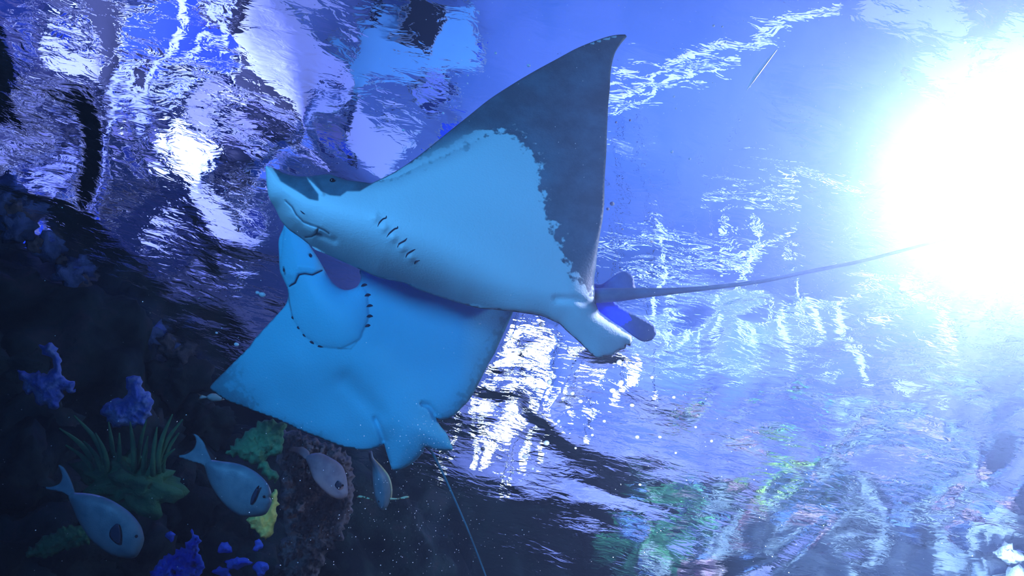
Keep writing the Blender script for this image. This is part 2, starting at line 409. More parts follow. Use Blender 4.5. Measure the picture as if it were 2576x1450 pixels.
def pipe(pxs, rpx, m, label, t=4.5, name='pipe', cat='pipe'):
    pts = [above(u, v, t)[0] for u, v in pxs]; q = catmull([tuple(p) for p in pts], .3, False)
    V, Fc = tube_data(q, [rpx / F * (4.6 + t * .9)] * len(q), 10)
    o = root(name, Vector(q[len(q) // 2])); tag(o, label, cat)
    meshobj('tube', [Vector(a) - o.location for a in V], Fc, m, o)
    for e in (q[2], q[-3]):
        V, Fc = tube_data([Vector(e) - o.location, Vector((e[0], e[1], max(HZ, e[2] + .2))) - o.location], [.004, .004], 5); meshobj('hanging_rod', V, Fc, M['metal'], o)
    return o

panel(480, 110, 170, 190, M['bluepanel'], 'royal blue lit panel above the water near the top left', 4.0)
panel(740, 150, 230, 200, M['lavender'], 'large pale lavender light panel seen through rippled water', 4.0)
panel(470, 370, 110, 150, M['whitepanel'], 'white light panel beside the dark hanging sphere', 4.0, roll=20)
panel(960, 330, 170, 130, M['lavender'], 'white light panel just above the head of the upper ray', 4.0)
panel(560, 560, 260, 150, M['lavender'], 'lavender light panel left of the rays', 4.0, roll=10)
panel(80, 450, 150, 70, M['lavender'], 'small lavender light panel at the left edge over dark reef', 4.0)
panel(200, 180, 140, 120, M['lavender'], 'lavender light panel in the top left corner', 4.5, roll=30)
panel(2380, 60, 90, 330, M['lavender'], 'tall pale light panel at the top right', 4.5)
M['pale_blue'] = mat('pale_blue_felt', (0.35, 0.75, 0.95), rough=.8)
panel(1030, 120, 150, 330, M['pale_blue'], 'pale cyan panel hanging above the raised wing', 4.4, 'acoustic_panel', 'acoustic panel', -35)
for (u, v, a, b, l) in ((250, 30, 190, 110, 'dark acoustic panel at the top left beside the blue panel'), (600, 50, 110, 110, 'dark acoustic panel between blue and lavender panels'),
                        (660, 230, 150, 90, 'dark acoustic panel below the large lavender panel'), (330, 200, 110, 180, 'dark acoustic panel left of the long pipe'),
                        (60, 330, 170, 60, 'dark acoustic panel at the left edge'), (1060, 60, 60, 120, 'dark acoustic panel above the upper wing')):
    panel(u, v, a, b, M['black'], l, 4.2, 'acoustic_panel', 'acoustic panel', 25)
ball(600, 355, 55, 'black hanging sphere right of the white light panel')
ball(245, 350, 45, 'black hanging sphere left of the white light panel')
ball(110, 385, 42, 'black hanging sphere at the far left over the small lavender panel')
ball(870, 410, 28, 'small black hanging sphere above the eye of the upper ray')
pipe([(60, 560), (200, 440), (350, 290), (450, 130), (480, 20), (500, -60)], 13, M['white_paint'], 'long pale pipe running diagonally past the blue panel', 3.6)
pipe([(540, -60), (560, 60), (540, 130), (470, 210), (300, 330)], 9, M['white_paint'], 'thin pale pipe crossing beside the blue panel', 3.8)
pipe([(730, 420), (720, 330), (780, 240), (830, 200)], 10, M['white_paint'], 'short pale pipe above the nose of the upper ray', 3.8)
pipe([(1400, 300), (1600, 200), (1750, 140), (1900, 80), (2150, -20)], 11, M['whitepanel'], 'long pale tube light at the upper right behind the wing tip', 4.2, 'tube_light', 'tube light')
pipe([(1430, 340), (1560, 270), (1700, 215), (1850, 175)], 8, M['whitepanel'], 'short pale tube light just right of the wing tip', 4.2, 'tube_light', 'tube light')
for i, (u, v, a, b) in enumerate(((1330, 900, 110, 60), (1260, 1010, 120, 60), (1420, 1010, 150, 50), (1540, 920, 60, 50), (1700, 820, 26, 140), (1800, 860, 30, 150), (1930, 830, 40, 190), (2060, 790, 30, 200), (2180, 830, 40, 210), (2330, 820, 50, 200))):
    pl = ('leftmost low bright lamp over the far edge', 'lowest bright lamp beside the lower ray', 'wide bright lamp under the pelvic fin', 'small bright lamp right of the pelvic fin',
          'thin upright strip lamp nearest the tail root', 'second upright strip lamp from the tail root', 'third upright strip lamp under the tail', 'fourth upright strip lamp under the tail',
          'fifth upright strip lamp under the tail', 'rightmost upright strip lamp near the glare')[i]
    panel(u, v, a * .8, b, M['sunlamp'] if i < 4 else M['whitepanel'], pl, 4.5, 'strip_lamp' if i > 3 else 'hall_lamp', 'lamp')

rb = random.Random(11)
M['navy'] = mat('navy_felt', (0.01, 0.03, 0.16), rough=.8); M['steel_blue'] = mat('steel_blue_felt', (0.10, 0.22, 0.6), rough=.8)
M['royal'] = mat('royal_felt', (0.03, 0.12, 0.8), rough=.8); M['lilac'] = mat('lilac_felt', (0.5, 0.5, 0.9), rough=.8)
zones = [('top left corner', (0, 0, 330, 260)), ('left edge', (0, 260, 330, 520)), ('blue lit panel', (330, 200, 620, 420)), ('large lavender panel', (600, 240, 900, 420)),
         ('nose of the upper ray', (420, 430, 680, 680)), ('leading edge of the raised wing', (880, 30, 1180, 380))]
for zn, (x0, y0, x1, y1) in zones:
    for k in range(17):
        panel(rb.uniform(x0, x1), rb.uniform(y0, y1), rb.uniform(22, 90), rb.uniform(18, 80), M[rb.choice(['navy', 'navy', 'steel_blue', 'royal', 'lilac', 'black', 'lilac'] if zn[0] != 'l' or zn == 'left edge' else ['steel_blue', 'royal', 'navy', 'lilac'])],
              'felt ceiling baffle hanging above the water near the ' + zn, rb.uniform(4.6, 6.2), 'ceiling_baffle', 'baffle', rb.uniform(0, 90), .04, 'ceiling baffles near the ' + zn)
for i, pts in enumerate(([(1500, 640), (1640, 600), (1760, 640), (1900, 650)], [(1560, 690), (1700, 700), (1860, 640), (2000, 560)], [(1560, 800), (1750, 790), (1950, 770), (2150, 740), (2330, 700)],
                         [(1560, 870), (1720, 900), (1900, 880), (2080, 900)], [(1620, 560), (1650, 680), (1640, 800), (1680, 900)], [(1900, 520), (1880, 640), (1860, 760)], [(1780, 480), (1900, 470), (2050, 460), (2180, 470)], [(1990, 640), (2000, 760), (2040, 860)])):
    pipe(pts, (5, 6, 5, 6, 6, 4, 5, 5)[i], M['whitepanel'], 'thin white glowing bar added above the water for bright veins, ' + ('just right of the wing edge', 'rising towards the glare', 'running level under the tail', 'lowest of the level bars', 'upright beside the dorsal fin',
         'upright above the middle of the tail', 'level, above the tail', 'upright, crossing below the tail')[i], 3.4 + .2 * i, 'vein_bar', 'bar')  # glowing bars added to make the white veins in the ripples
for i, (u, v, r) in enumerate([(1275,850,13),(1300,900,16),(1270,925,14),(1240,1000,17),(1300,1020,15),(1370,1110,10),(1230,1090,15),(1330,1110,13),(1200,1100,9),(1290,1175,8),(1270,1195,8),(1382,962,10),(1541,983,10),(1562,963,9),(1362,817,9),(1455,1000,8),(1480,1080,7),(1640,1010,7),(1150,1075,9),(1110,1150,6)]):
    c, d = above(u, v, .7 + .05 * (i % 4)); rr = r / F * 4.9
    e = root('glint_bulb', c); tag(e, 'bright round bulb added over the water as a surface glint beside the lower ray', 'bulb', 'added glint bulbs over the far edge')  # made-up glowing bulbs stand in for glints on the water surface
    blob('globe', (0, 0, 0), rr, M['sunlamp'], 2, 0, 1, e, 0, (1, 1, 1), 0)
    V, Fc = tube_data([(0, 0, rr * .9), (0, 0, rr * 1.5)], [rr * .35, rr * .3], 10); meshobj('socket', V, Fc, M['black'], e)
    V, Fc = tube_data([(0, 0, rr * 1.4), (0, 0, HZ - c.z)], [.003, .003], 5); meshobj('hanging_cable', V, Fc, M['black'], e)

# ---------------------------------------------------------------- submerged floodlight
fl = root('floodlight', LAMP); tag(fl, 'glaring white underwater floodlight at the right edge', 'floodlight')
ax = (-LAMP).normalized(); qf = ax.to_track_quat('Z', 'Y')
V, Fc = tube_data([ax * -.16, ax * -.15, ax * -.02, ax * 0.0], [.05, .09, .11, .115], 28); meshobj('housing', V, Fc, M['metal'], fl)
V, Fc = tube_data([ax * 0.001, ax * .012], [.10, .095], 28); meshobj('lens', V, Fc, M['lampface'], fl)
V, Fc = tube_data([ax * -.1, Vector((0, 0, H - LAMP.z + .5)) + ax * -.1], [.015, .015], 10); meshobj('mounting_pole', V, Fc, M['metal'], fl)

# ---------------------------------------------------------------- the upper eagle ray
R1 = [(669,418),(689,423),(713,435),(739,442),(772,444),(794,441),(828,438),(839,441),(872,453),(905,457),(933,461),(941,458),(983,438),(1024,413),(1065,383),(1121,338),(1176,294),(1231,250),(1286,214),(1341,181),(1396,151),(1452,121),(1507,99),(1542,89),(1573,87),(1577,92),(1562,110),(1548,132),(1541,154),(1536,184),(1534,225),(1530,267),(1527,336),(1525,391),(1521,455),(1520,510),(1516,552),(1509,593),(1503,634),(1499,676),(1495,703),(1496,739),(1500,765),(1512,792),(1543,814),(1572,834),(1589,845),(1592,856),(1588,864),(1585,872),(1576,868),(1574,877),(1560,882),(1543,894),(1525,897),(1510,902),(1499,900),(1485,890),(1463,867),(1441,847),(1424,832),(1408,816),(1395,810),(1366,797),(1335,791),(1293,785),(1247,780),(1201,775),(1156,763),(1095,744),(1050,728),(1016,712),(974,704),(943,695),(905,678),(861,658),(828,643),(794,629),(779,617),(755,598),(728,579),(708,557),(693,526),(677,497),(671,464),(669,435)]
LOW1 = [(690,540),(728,579),(779,617),(861,658),(943,695),(1050,728),(1156,763),(1293,785)]
SP1 = [(720,500),(860,540),(1000,580),(1200,660),(1420,745),(1500,760)]
MOUTH1 = [[(719,506),(735,521),(746,541),(764,559),(781,566),(799,572),(816,580),(828,588)], [(768,597),(783,596),(794,590),(800,577)]]
BORDER1 = [(941,458),(1000,445),(1060,415),(1130,385),(1200,352),(1250,335),(1290,338),(1335,385),(1350,430),(1362,480),(1370,530),(1400,600),(1425,665),(1462,722),(1500,745)]
EDGE1 = [(941,458),(1024,413),(1121,338),(1231,250),(1341,181),(1452,121),(1573,87),(1541,154),(1530,267),(1525,391),(1516,552),(1499,676),(1500,745)]
HP1 = [[(689,424),(739,440),(768,443),(775,458),(799,490),(799,503),(780,500),(745,477),(708,455)], [(772,443),(828,437),(872,450),(936,461),(905,479),(872,479),(855,492),(830,489),(808,479),(788,458)]]
def z1(V):
    u, v = V[:, 0], V[:, 1]
    z = 1.95 + 0.05 * (u - 1100) / 500
    z = z + 0.30 * sstep(620, 60, v) ** 1.3
    dl = segdist(V, LOW1); z = z + 0.16 * np.exp(-dl / 42) * sstep(1330, 1080, u)
    return z
def f1(V, d):
    sp = segdist(V, SP1)
    f = .006 * rnd(d, 22) + .055 * np.exp(-(sp / 105) ** 2) * rnd(d, 70)
    for m in MOUTH1: f = f - .007 * np.exp(-(segdist(V, m) / 2.6) ** 2)
    f = f + .010 * np.exp(-(segdist(V, [(735,545),(760,575),(790,583)]) / 13) ** 2)      # lower lip
    f = f - .012 * np.exp(-(segdist(V, [(802,590),(840,606)]) / 9) ** 2)                   # mouth corner
    f = f + .009 * np.exp(-(segdist(V, [(785,450),(810,487)]) / 7) ** 2)                   # cheek ridge
    for c in ((966,574),(988,600),(1012,626),(1033,650),(944,548)):
        f = f + .007 * np.exp(-(np.hypot(V[:, 0] - c[0], V[:, 1] - c[1]) / 11) ** 2)
    f = f - .010 * np.exp(-(segdist(V, [(1400,752),(1450,754),(1500,775)]) / 9) ** 2)      # fold at the fin root
    for k in range(7):                                                                     # fin rays
        a = (1440 + k * 8, 800 - k * 4); b = (1500 + k * 14, 893 - k * 8); f = f + .0012 * np.exp(-(segdist(V, [a, b]) / 2.5) ** 2)
    return np.maximum(f, -.02)
def b1(V, d):
    sp = segdist(V, SP1); return .006 * rnd(d, 22) + .10 * np.exp(-(sp / 95) ** 2) * rnd(d, 90)
ray1 = root('eagle_ray', P(1100, 620, 1.95)); tag(ray1, 'large eagle ray in front, pale belly, dark mottled wing edge raised to the upper right', 'ray', 'eagle rays')
B = Body()
V, Fc, uv, side, d = sheet_data(R1, z1, f1, b1, 6.5, (2.8, (665, 415, 1070, 690)), 5)
bz = np.array(BORDER1 + EDGE1[::-1]); ins = inside(uv, bz); db = segdist(uv, BORDER1)
mask = np.where(ins, .5 + db / 110, .5 - db / 75)
mask = np.clip(mask, 0, 1.1)
fa = sstep(1290, 1180, uv[:, 0]) * .25; mask = np.where(ins, mask - fa * sstep(40, 0, db), mask)
for hp in HP1:
    i2 = inside(uv, hp); dh = segdist(uv, hp, True); mask = np.maximum(mask, np.where(i2, .95 + dh / 12, .85 - dh / 7))
for m_ in MOUTH1: mask = np.maximum(mask, .95 - segdist(uv, m_) / 4.0)
mask = np.maximum(mask, .85 - segdist(uv, [(798, 588), (808, 592)]) / 10)
mask = np.maximum(mask, .9 - d / 5 * (uv[:, 0] > 900) - 1.0 * (uv[:, 0] <= 900))
soft = sstep(1260, 1150, uv[:, 0]) * .75
B.add(V - np.array(ray1.location), Fc, np.stack([mask, side * 1.0, soft], 1))
def loc(pts, o): return [p - o.location for p in pts]
def simple_sheet(body, o, outline, z, th, W, c, step=6, ost=5):
    zz = z if callable(z) else (lambda V: np.full(len(V), z))
    V, Fc, uv, side, d = sheet_data(outline, zz, lambda V, d: th * rnd(d, W), lambda V, d: th * rnd(d, W), step, None, ost)
    body.add(V - np.array(o.location), Fc, [c(u, s) if callable(c) else c for u, s in zip(uv, side)])
# tail
q, r_ = pxtube([(1440,752,2.02,16),(1500,745,2.02,19),(1560,742,2.01,17),(1609,738,2.0,13.5),(1675,734,1.97,9.5),(1760,727,1.93,6.5),(1850,717,1.88,5.6),(1918,708,1.84,5),(2043,682,1.76,4.8),(2168,657,1.68,4.4),(2340,612,1.58,3.6),(2430,590,1.54,2.6),(2500,574,1.5,1.6)])
V, Fc = tube_data(loc(q, ray1), r_, 12); B.add(V, Fc, [(1.1, .05)] * len(V))
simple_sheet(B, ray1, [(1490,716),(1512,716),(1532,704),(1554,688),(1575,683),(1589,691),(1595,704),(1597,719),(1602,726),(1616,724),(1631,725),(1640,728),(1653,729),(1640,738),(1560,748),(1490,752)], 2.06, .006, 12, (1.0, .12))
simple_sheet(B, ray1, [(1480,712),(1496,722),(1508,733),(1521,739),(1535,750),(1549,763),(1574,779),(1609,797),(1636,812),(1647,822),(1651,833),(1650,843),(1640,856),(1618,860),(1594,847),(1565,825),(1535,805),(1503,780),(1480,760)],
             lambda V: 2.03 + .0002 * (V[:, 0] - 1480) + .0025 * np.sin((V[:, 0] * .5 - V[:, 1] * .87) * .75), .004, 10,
             lambda u, s: (1.0, 1.0 if (u[0] - 1496) * .85 - (u[1] - 722) * .53 < 34 and (u[0] - 1496) * .53 + (u[1] - 722) * .85 < 118 and (u[0]-1496)*.85-(u[1]-722)*.53 > -40 else .10))  # bright blue patch is a reflection painted into the fin colour
# the far wing, folded up and away behind the body
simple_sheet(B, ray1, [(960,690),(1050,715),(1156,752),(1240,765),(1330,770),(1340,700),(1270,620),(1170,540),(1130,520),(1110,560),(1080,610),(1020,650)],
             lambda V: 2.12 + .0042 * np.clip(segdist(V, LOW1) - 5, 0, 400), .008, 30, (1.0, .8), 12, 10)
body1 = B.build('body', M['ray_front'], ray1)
def surf1(u, v):
    V = np.array([[u, v]], float); dd = segdist(V, R1, True); return float((z1(V) - f1(V, dd))[0])
for sl in ([(950,571),(955,560),(964,551),(971,549),(972,543)], [(973,597),(980,587),(993,576),(1000,574),(1000,569)], [(1000,623),(1004,614),(1019,605),(1024,599)], [(1021,648),(1025,639),(1037,631),(1045,627)], [(1043,665),(1045,658),(1056,655)]):
    pts = [(u, v, surf1(u, v) + .0005, .8 if i in (0, len(sl) - 1) else 2.1) for i, (u, v) in enumerate(sl)]
    q, r_ = pxtube(pts, 3); V, Fc = tube_data(loc(q, ray1), r_, 8); meshobj('gill_slit', V, Fc, M['slit'], ray1)
def eye_on(o, u, v, z, rpx, m=None):
    e = blob('eye', P(u, v, z) - o.location, rpx * z / F, m or M['eye'], 2, 0, 1, o, 0, (1, 1, 1), 0); return e
eye_on(ray1, 836, 455, surf1(836, 455), 7)
for c in ((757, 534), (742, 553)):
    pass
q, r_ = pxtube([(756,530,surf1(756,530)+.001,1), (762,535,surf1(762,535)+.001,2.4), (768,539,surf1(768,539)+.001,1)], 2)
V, Fc = tube_data(loc(q, ray1), r_, 8); meshobj('nostril', V, Fc, M['slit'], ray1)

# ---------------------------------------------------------------- the lower eagle ray
R2 = [(720,560),(711,578),(701,605),(702,645),(704,681),(713,703),(722,724),(725,745),(719,766),(701,788),(670,821),(640,854),(627,873),(595,905),(563,937),(538,962),(528,978),(548,994),(573,1010),(605,1022),(665,1045),(706,1060),(754,1083),(817,1108),(858,1124),(897,1131),(912,1133),(944,1129),(963,1119),(966,1117),(970,1131),(979,1161),(986,1181),(995,1185),(1021,1176),(1048,1157),(1065,1137),(1070,1126),(1086,1131),(1107,1135),(1138,1133),(1134,1116),(1124,1092),(1107,1071),(1097,1051),(1106,1056),(1121,1055),(1141,1047),(1162,1026),(1179,1009),(1196,981),(1210,954),(1227,919),(1245,888),(1262,850),(1279,812),(1291,785),(1296,772),(1240,755),(1150,728),(1060,700),(980,680),(930,668),(905,680),(908,700),(897,722),(868,730),(842,716),(824,692),(800,650),(779,618),(770,602),(745,575)]
HEAD2 = [(722,735),(736,801),(765,845),(806,873),(860,878),(905,855),(928,800),(925,740),(905,705)]
def z2(V):
    u, v = V[:, 0], V[:, 1]
    z = 2.30 + .10 * sstep(760, 520, u) + .08 * sstep(1150, 1290, u)
    z = z + .06 * np.sin((u - 640) / 130.0 + (v - 800) / 260.) * sstep(900, 1050, v) * .5
    return z
def f2(V, d):
    f = .006 * rnd(d, 24)
    ih = inside(V, HEAD2 + [(820, 690), (780, 620), (715, 570), (705, 680)]); dh = segdist(V, HEAD2)
    f = f + np.where(ih, .017 * rnd(dh, 75), .0) * rnd(d, 60)
    sp = segdist(V, [(830,760),(900,900),(980,1020),(1020,1100)]); f = f + .045 * np.exp(-(sp / 95) ** 2) * rnd(d, 90)
    f = f - .010 * np.exp(-(segdist(V, [(728,721),(743,712),(752,692),(767,689),(786,692),(810,681)]) / 3) ** 2)
    f = f + .010 * np.exp(-(segdist(V, [(735,690),(750,670),(790,672)]) / 12) ** 2)
    f = f - .022 * np.exp(-(segdist(V, [(944,1055),(955,1080),(965,1112)]) / 6) ** 2)
    f = f - .022 * np.exp(-(segdist(V, [(1062,1018),(1078,1022),(1090,1036),(1097,1050)]) / 5) ** 2)
    f = f + .007 * np.exp(-(segdist(V, [(975,1060),(1040,1090),(1060,1125)]) / 40) ** 2)
    f = f - .016 * np.exp(-(segdist(V, [(870,960),(950,1040)]) / 26) ** 2)
    f = f + .012 * np.exp(-(segdist(V, [(740,900),(780,1000),(830,1070)]) / 45) ** 2)
    return f
def b2(V, d):
    sp = segdist(V, [(760,650),(830,760),(900,900),(980,1020),(1020,1100)]); return .006 * rnd(d, 22) + .09 * np.exp(-(sp / 90) ** 2) * rnd(d, 90)
ray2 = root('eagle_ray', P(950, 900, 2.3)); tag(ray2, 'cyan-lit eagle ray behind and below the larger one, belly and gill slits showing', 'ray', 'eagle rays')
B = Body()
V, Fc, uv, side, d = sheet_data(R2, z2, f2, b2, 6.5, (3.0, (695, 560, 940, 890)), 5)
rim = segdist(uv, [(1291,785),(1262,850),(1227,919),(1196,981),(1162,1026),(1141,1047)]); mask = np.clip(.72 - rim / 90, 0, 1)
mask = np.maximum(mask, .78 - segdist(uv, [(560,940),(528,978),(605,1022)]) / 130)
mask = np.maximum(mask, .50 - segdist(uv, [(605,1022),(706,1060),(817,1108)]) / 90)
for m_, w_ in (([(728,721),(743,712),(752,692),(767,689),(786,692),(810,681)], 4.5), ([(713,672),(717,690)], 5), ([(778,640),(783,645)], 7), ([(722,724),(728,760),(736,800)], 4)):
    mask = np.maximum(mask, .95 - segdist(uv, m_) / w_)
mask = np.maximum(mask, .60 - segdist(uv, [(849,877),(883,878),(898,860)]) / 8)
B.add(V - np.array(ray2.location), Fc, np.stack([mask, side, side * 0 + .7], 1))
q, r_ = pxtube([(1050,1090,2.3,7),(1072,1124,2.3,4.5),(1088,1141,2.31,3.2),(1116,1195,2.32,2.6),(1144,1257,2.33,2.4),(1179,1338,2.35,2.2),(1218,1439,2.37,2.0),(1240,1500,2.4,1.6)])
V, Fc = tube_data(loc(q, ray2), r_, 10); B.add(V, Fc, [(1.1, .0)] * len(V))
B.build('body', M['ray_back'], ray2)
def surf2(u, v):
    V = np.array([[u, v]], float); return float((z2(V) - f2(V, segdist(V, R2, True)))[0])
for (u, v, a, l) in ((916,719,-.25,8),(925,744,-.2,8),(930,771,-.15,8),(930,797,-.1,8),(925,821,-.3,7),(736,801,.9,4),(750,826,.8,4),(765,845,.7,5),(784,863,.5,6),(806,873,.1,7)):
    pts = [(u + math.cos(a) * l * t, v + math.sin(a) * l * t - 2 * (1 - t * t), surf2(u + math.cos(a) * l * t, v + math.sin(a) * l * t) - .0008, 3.0 * (1 - t * t) + .6) for t in (-1, -.4, .3, 1)]
    q, r_ = pxtube(pts, 3); V, Fc = tube_data(loc(q, ray2), r_, 8); meshobj('gill_slit', V, Fc, M['slit'], ray2)
q, r_ = pxtube([(u, v, surf2(u, v) - .001, r) for u, v, r in ((728,721,1),(735,716,2.2),(743,712,2.8),(752,693,2.6),(767,689,2.2),(786,692,2.4),(800,686,2.6),(811,680,1))], 3)
V, Fc = tube_data(loc(q, ray2), r_, 8); meshobj('mouth', V, Fc, M['slit'], ray2)
for (u, v) in ((780, 643), (714, 680)):
    q, r_ = pxtube([(u, v - 5, surf2(u, v - 5), 1), (u + 1, v, surf2(u, v), 4), (u + 2, v + 5, surf2(u, v + 5), 1)], 2)
    V, Fc = tube_data(loc(q, ray2), r_, 8); meshobj('nostril', V, Fc, M['slit'], ray2)

# ---------------------------------------------------------------- fish
def fish(body, tail, z, th, m, label, name='surgeonfish', cat='fish', eye=None, pec=None, group='reef fish below the rays', dz=0, dorsal=None, gold=None):
    cu = np.mean([p[0] for p in body]); cv = np.mean([p[1] for p in body])
    o = root(name, P(cu, cv, z)); tag(o, label, cat, group)
    B = Body(); zf = lambda V: z + dz * (V[:, 0] - cu) / 100
    V, Fc, uv, side, d = sheet_data(body, zf, lambda V, d: th * rnd(d, 45) * 1.0, lambda V, d: th * rnd(d, 45), 5, None, 4); mx = d.max()
    B.add(V - np.array(o.location), Fc, [(0, 0)] * len(V))
    simple_t = lambda ol, t: (lambda r: B.add(r[0] - np.array(o.location), r[1], [(0, 0)] * len(r[0])))(sheet_data(ol, zf, lambda V, d: t * rnd(d, 8), lambda V, d: t * rnd(d, 8), 4, None, 4))
    if tail: simple_t(tail, .003)
    if dorsal: simple_t(dorsal, .0025)
    if gold:
        r = sheet_data(gold, lambda V: np.full(len(V), z), lambda V, d: .003 * rnd(d, 3), lambda V, d: .003 * rnd(d, 3), 3, None, 3)
        meshobj('dorsal_fin', r[0] - np.array(o.location), r[1], M['fish_gold'], o)
    B.build('body', m, o)
    if eye:
        V = np.array([eye[:2]], float); dd = segdist(V, catmull(body, 4), True)
        eye_on(o, eye[0], eye[1], float(zf(V)[0] - th * rnd(dd, 45)[0]), eye[2])
    if pec:
        V = np.array(pec, float); zz = z - th - .004
        r = sheet_data(pec, lambda V: np.full(len(V), zz) + dz * (V[:, 0] - cu) / 100 - .0008 * (V[:, 0] - V[:, 0].min()) * .2, lambda V, d: .002 * rnd(d, 4), lambda V, d: .002 * rnd(d, 4), 4, None, 4)
        meshobj('pectoral_fin', r[0] - np.array(o.location), r[1], M['fish_fin'], o)
    return o
fish([(534,1158),(558,1161),(605,1169),(645,1189),(673,1217),(683,1242),(680,1252),(684,1262),(678,1279),(667,1295),(639,1301),(605,1299),(574,1279),(549,1251),(527,1214),(517,1183),(515,1170),(522,1160)],
     [(520,1180),(509,1171),(484,1163),(459,1155),(441,1147),(465,1144),(484,1133),(493,1115),(490,1099),(482,1092),(496,1095),(512,1112),(521,1133),(531,1155),(536,1168)], 2.25, .035, M['fish'],
     'blue-grey surgeonfish in the middle of the shoal with forked tail', eye=(664, 1250, 3.5), pec=[(652,1222),(648,1240),(640,1262),(630,1270),(632,1252),(642,1232)])
fish([(192,1240),(236,1244),(279,1258),(326,1289),(354,1323),(363,1354),(362,1364),(357,1379),(341,1403),(310,1405),(273,1394),(230,1360),(202,1320),(183,1279),(172,1250),(180,1240)],
     [(178,1252),(155,1240),(124,1234),(96,1222),(124,1226),(149,1217),(156,1200),(152,1186),(146,1170),(161,1177),(177,1205),(188,1236),(192,1250)], 2.15, .038, M['fish'],
     'blue-grey surgeonfish nearest the bottom left corner, dark fin on its flank', eye=(343, 1350, 4), pec=[(296,1318),(303,1340),(302,1368),(294,1370),(276,1352),(278,1332)])
fish([(774,1146),(802,1140),(830,1151),(858,1170),(870,1195),(875,1230),(872,1250),(851,1257),(819,1240),(791,1209),(777,1174),(769,1156)],
     [(772,1158),(749,1142),(725,1134),(735,1125),(749,1125),(763,1125),(779,1140)], 2.9, .035, mat('fish_violet', (0.30, 0.27, 0.36), (0.42, 0.38, 0.46), scale=18, rough=.5),
     'faint violet-grey surgeonfish hovering by the dark rock edge', eye=(862, 1222, 3), pec=[(850,1210),(860,1222),(852,1232),(842,1222)])
fd = fish([(927,1140),(935,1135),(940,1153),(959,1177),(977,1202),(983,1230),(982,1257),(973,1278),(963,1285),(952,1275),(943,1250),(938,1212),(936,1177),(928,1156)], None, 2.5, .05, M['fish'],
     'narrow fish seen end-on under the pelvic fins with both side fins spread', eye=(953, 1262, 2.5), gold=[(934,1134),(939,1151),(961,1174),(980,1200),(987,1230),(985,1256),(980,1256),(978,1230),(971,1202),(955,1180),(936,1158)])
for pts in ([(896,1252),(905,1247),(918,1250),(934,1255),(941,1260),(932,1259),(915,1254),(905,1254)], [(980,1253),(1000,1254),(1018,1249),(1029,1249),(1028,1254),(1012,1257),(1000,1258),(980,1259)]):
    r = sheet_data(pts, lambda V: np.full(len(V), 2.49), lambda V, d: .003 * rnd(d, 3), lambda V, d: .003 * rnd(d, 3), 3, None, 3)
    meshobj('pectoral_fin', r[0] - np.array(fd.location), r[1], M['fish_gold'], fd)
fish([(519,1000),(532,990),(554,994),(567,1004),(560,1008),(548,1010),(532,1010)], [(524,1000),(508,994),(496,990),(503,998),(497,1006),(512,1004)], 3.0, .02, M['fish_pale'], 'small cream fish at the left wing tip of the lower ray', 'reef_fish', eye=(559, 1003, 1.5))

# ---------------------------------------------------------------- reef growth on the left
def traced(outline, z, th, m, label, name, cat, group=None, lump=.012, step=7, holes=None):
    cu = np.mean([p[0] for p in outline]); cv = np.mean([p[1] for p in outline]); c = P(cu, cv, z)
    q = catmull(outline, 7); nx = np.roll(q, -1, 0) - np.roll(q, 1, 0); nx = np.stack([nx[:, 1], -nx[:, 0]], 1) / (np.hypot(nx[:, 0], nx[:, 1])[:, None] + 1e-6)
    am = min(6.0, math.sqrt(abs(np.sum(q[:, 0] * np.roll(q[:, 1], 1) - np.roll(q[:, 0], 1) * q[:, 1])) / 2) * .07)
    outline = [tuple(a + n_ * am * 2.2 * noise.noise(Vector((a[0] / 9, a[1] / 9, z)))) for a, n_ in zip(q, nx)]
    def fr(V, d):
        n = np.array([noise.noise(Vector((a / 22, b / 22, z))) + .5 * noise.noise(Vector((a / 9, b / 9, z))) for a, b in V])
        n = n + .6 * np.array([noise.noise(Vector((a / 4.5, b / 4.5, z))) for a, b in V])
        f = th * rnd(d, 40) + 1.8 * lump * n * rnd(d, 12)
        for h in holes or (): f = f - .05 * np.exp(-((V[:, 0] - h[0]) ** 2 + (V[:, 1] - h[1]) ** 2) / h[2] ** 2)
        return f
    r = sheet_data(outline, lambda V: np.full(len(V), z), fr, lambda V, d: th * rnd(d, 40), min(step, 4), None, 6)
    o = meshobj(name, r[0], r[1], m, origin=c); tag(o, label, cat, group); return o
traced([(99,870),(122,868),(145,872),(157,909),(153,938),(172,955),(194,980),(180,986),(165,984),(153,1000),(141,1035),(118,1022),(95,1017),(80,990),(62,984),(50,955),(45,934),(62,932),(83,938),(110,940),(128,930),(132,905),(108,889)], 3.35, .09, M['coral_blue'], 'pale blue jagged coral at the far left', 'coral', 'coral')
traced([(323,955),(352,950),(365,985),(385,1004),(378,1050),(330,1075),(269,1060),(255,1020),(290,1004),(318,990)], 3.4, .09, M['coral_blue'], 'dim blue coral above the feathery green fronds', 'coral', 'coral')
traced([(484,1335),(500,1357),(503,1391),(513,1422),(508,1450),(490,1500),(372,1500),(380,1440),(397,1413),(425,1395),(450,1382),(475,1366)], 2.9, .10, M['sponge'], 'bright blue sponge pitted with dark holes at the bottom', 'sponge', 'sponge', holes=[(490,1382,6),(487,1402,6),(488,1424,8),(450,1408,6),(492,1360,5),(440,1440,6)], step=4, lump=.02)
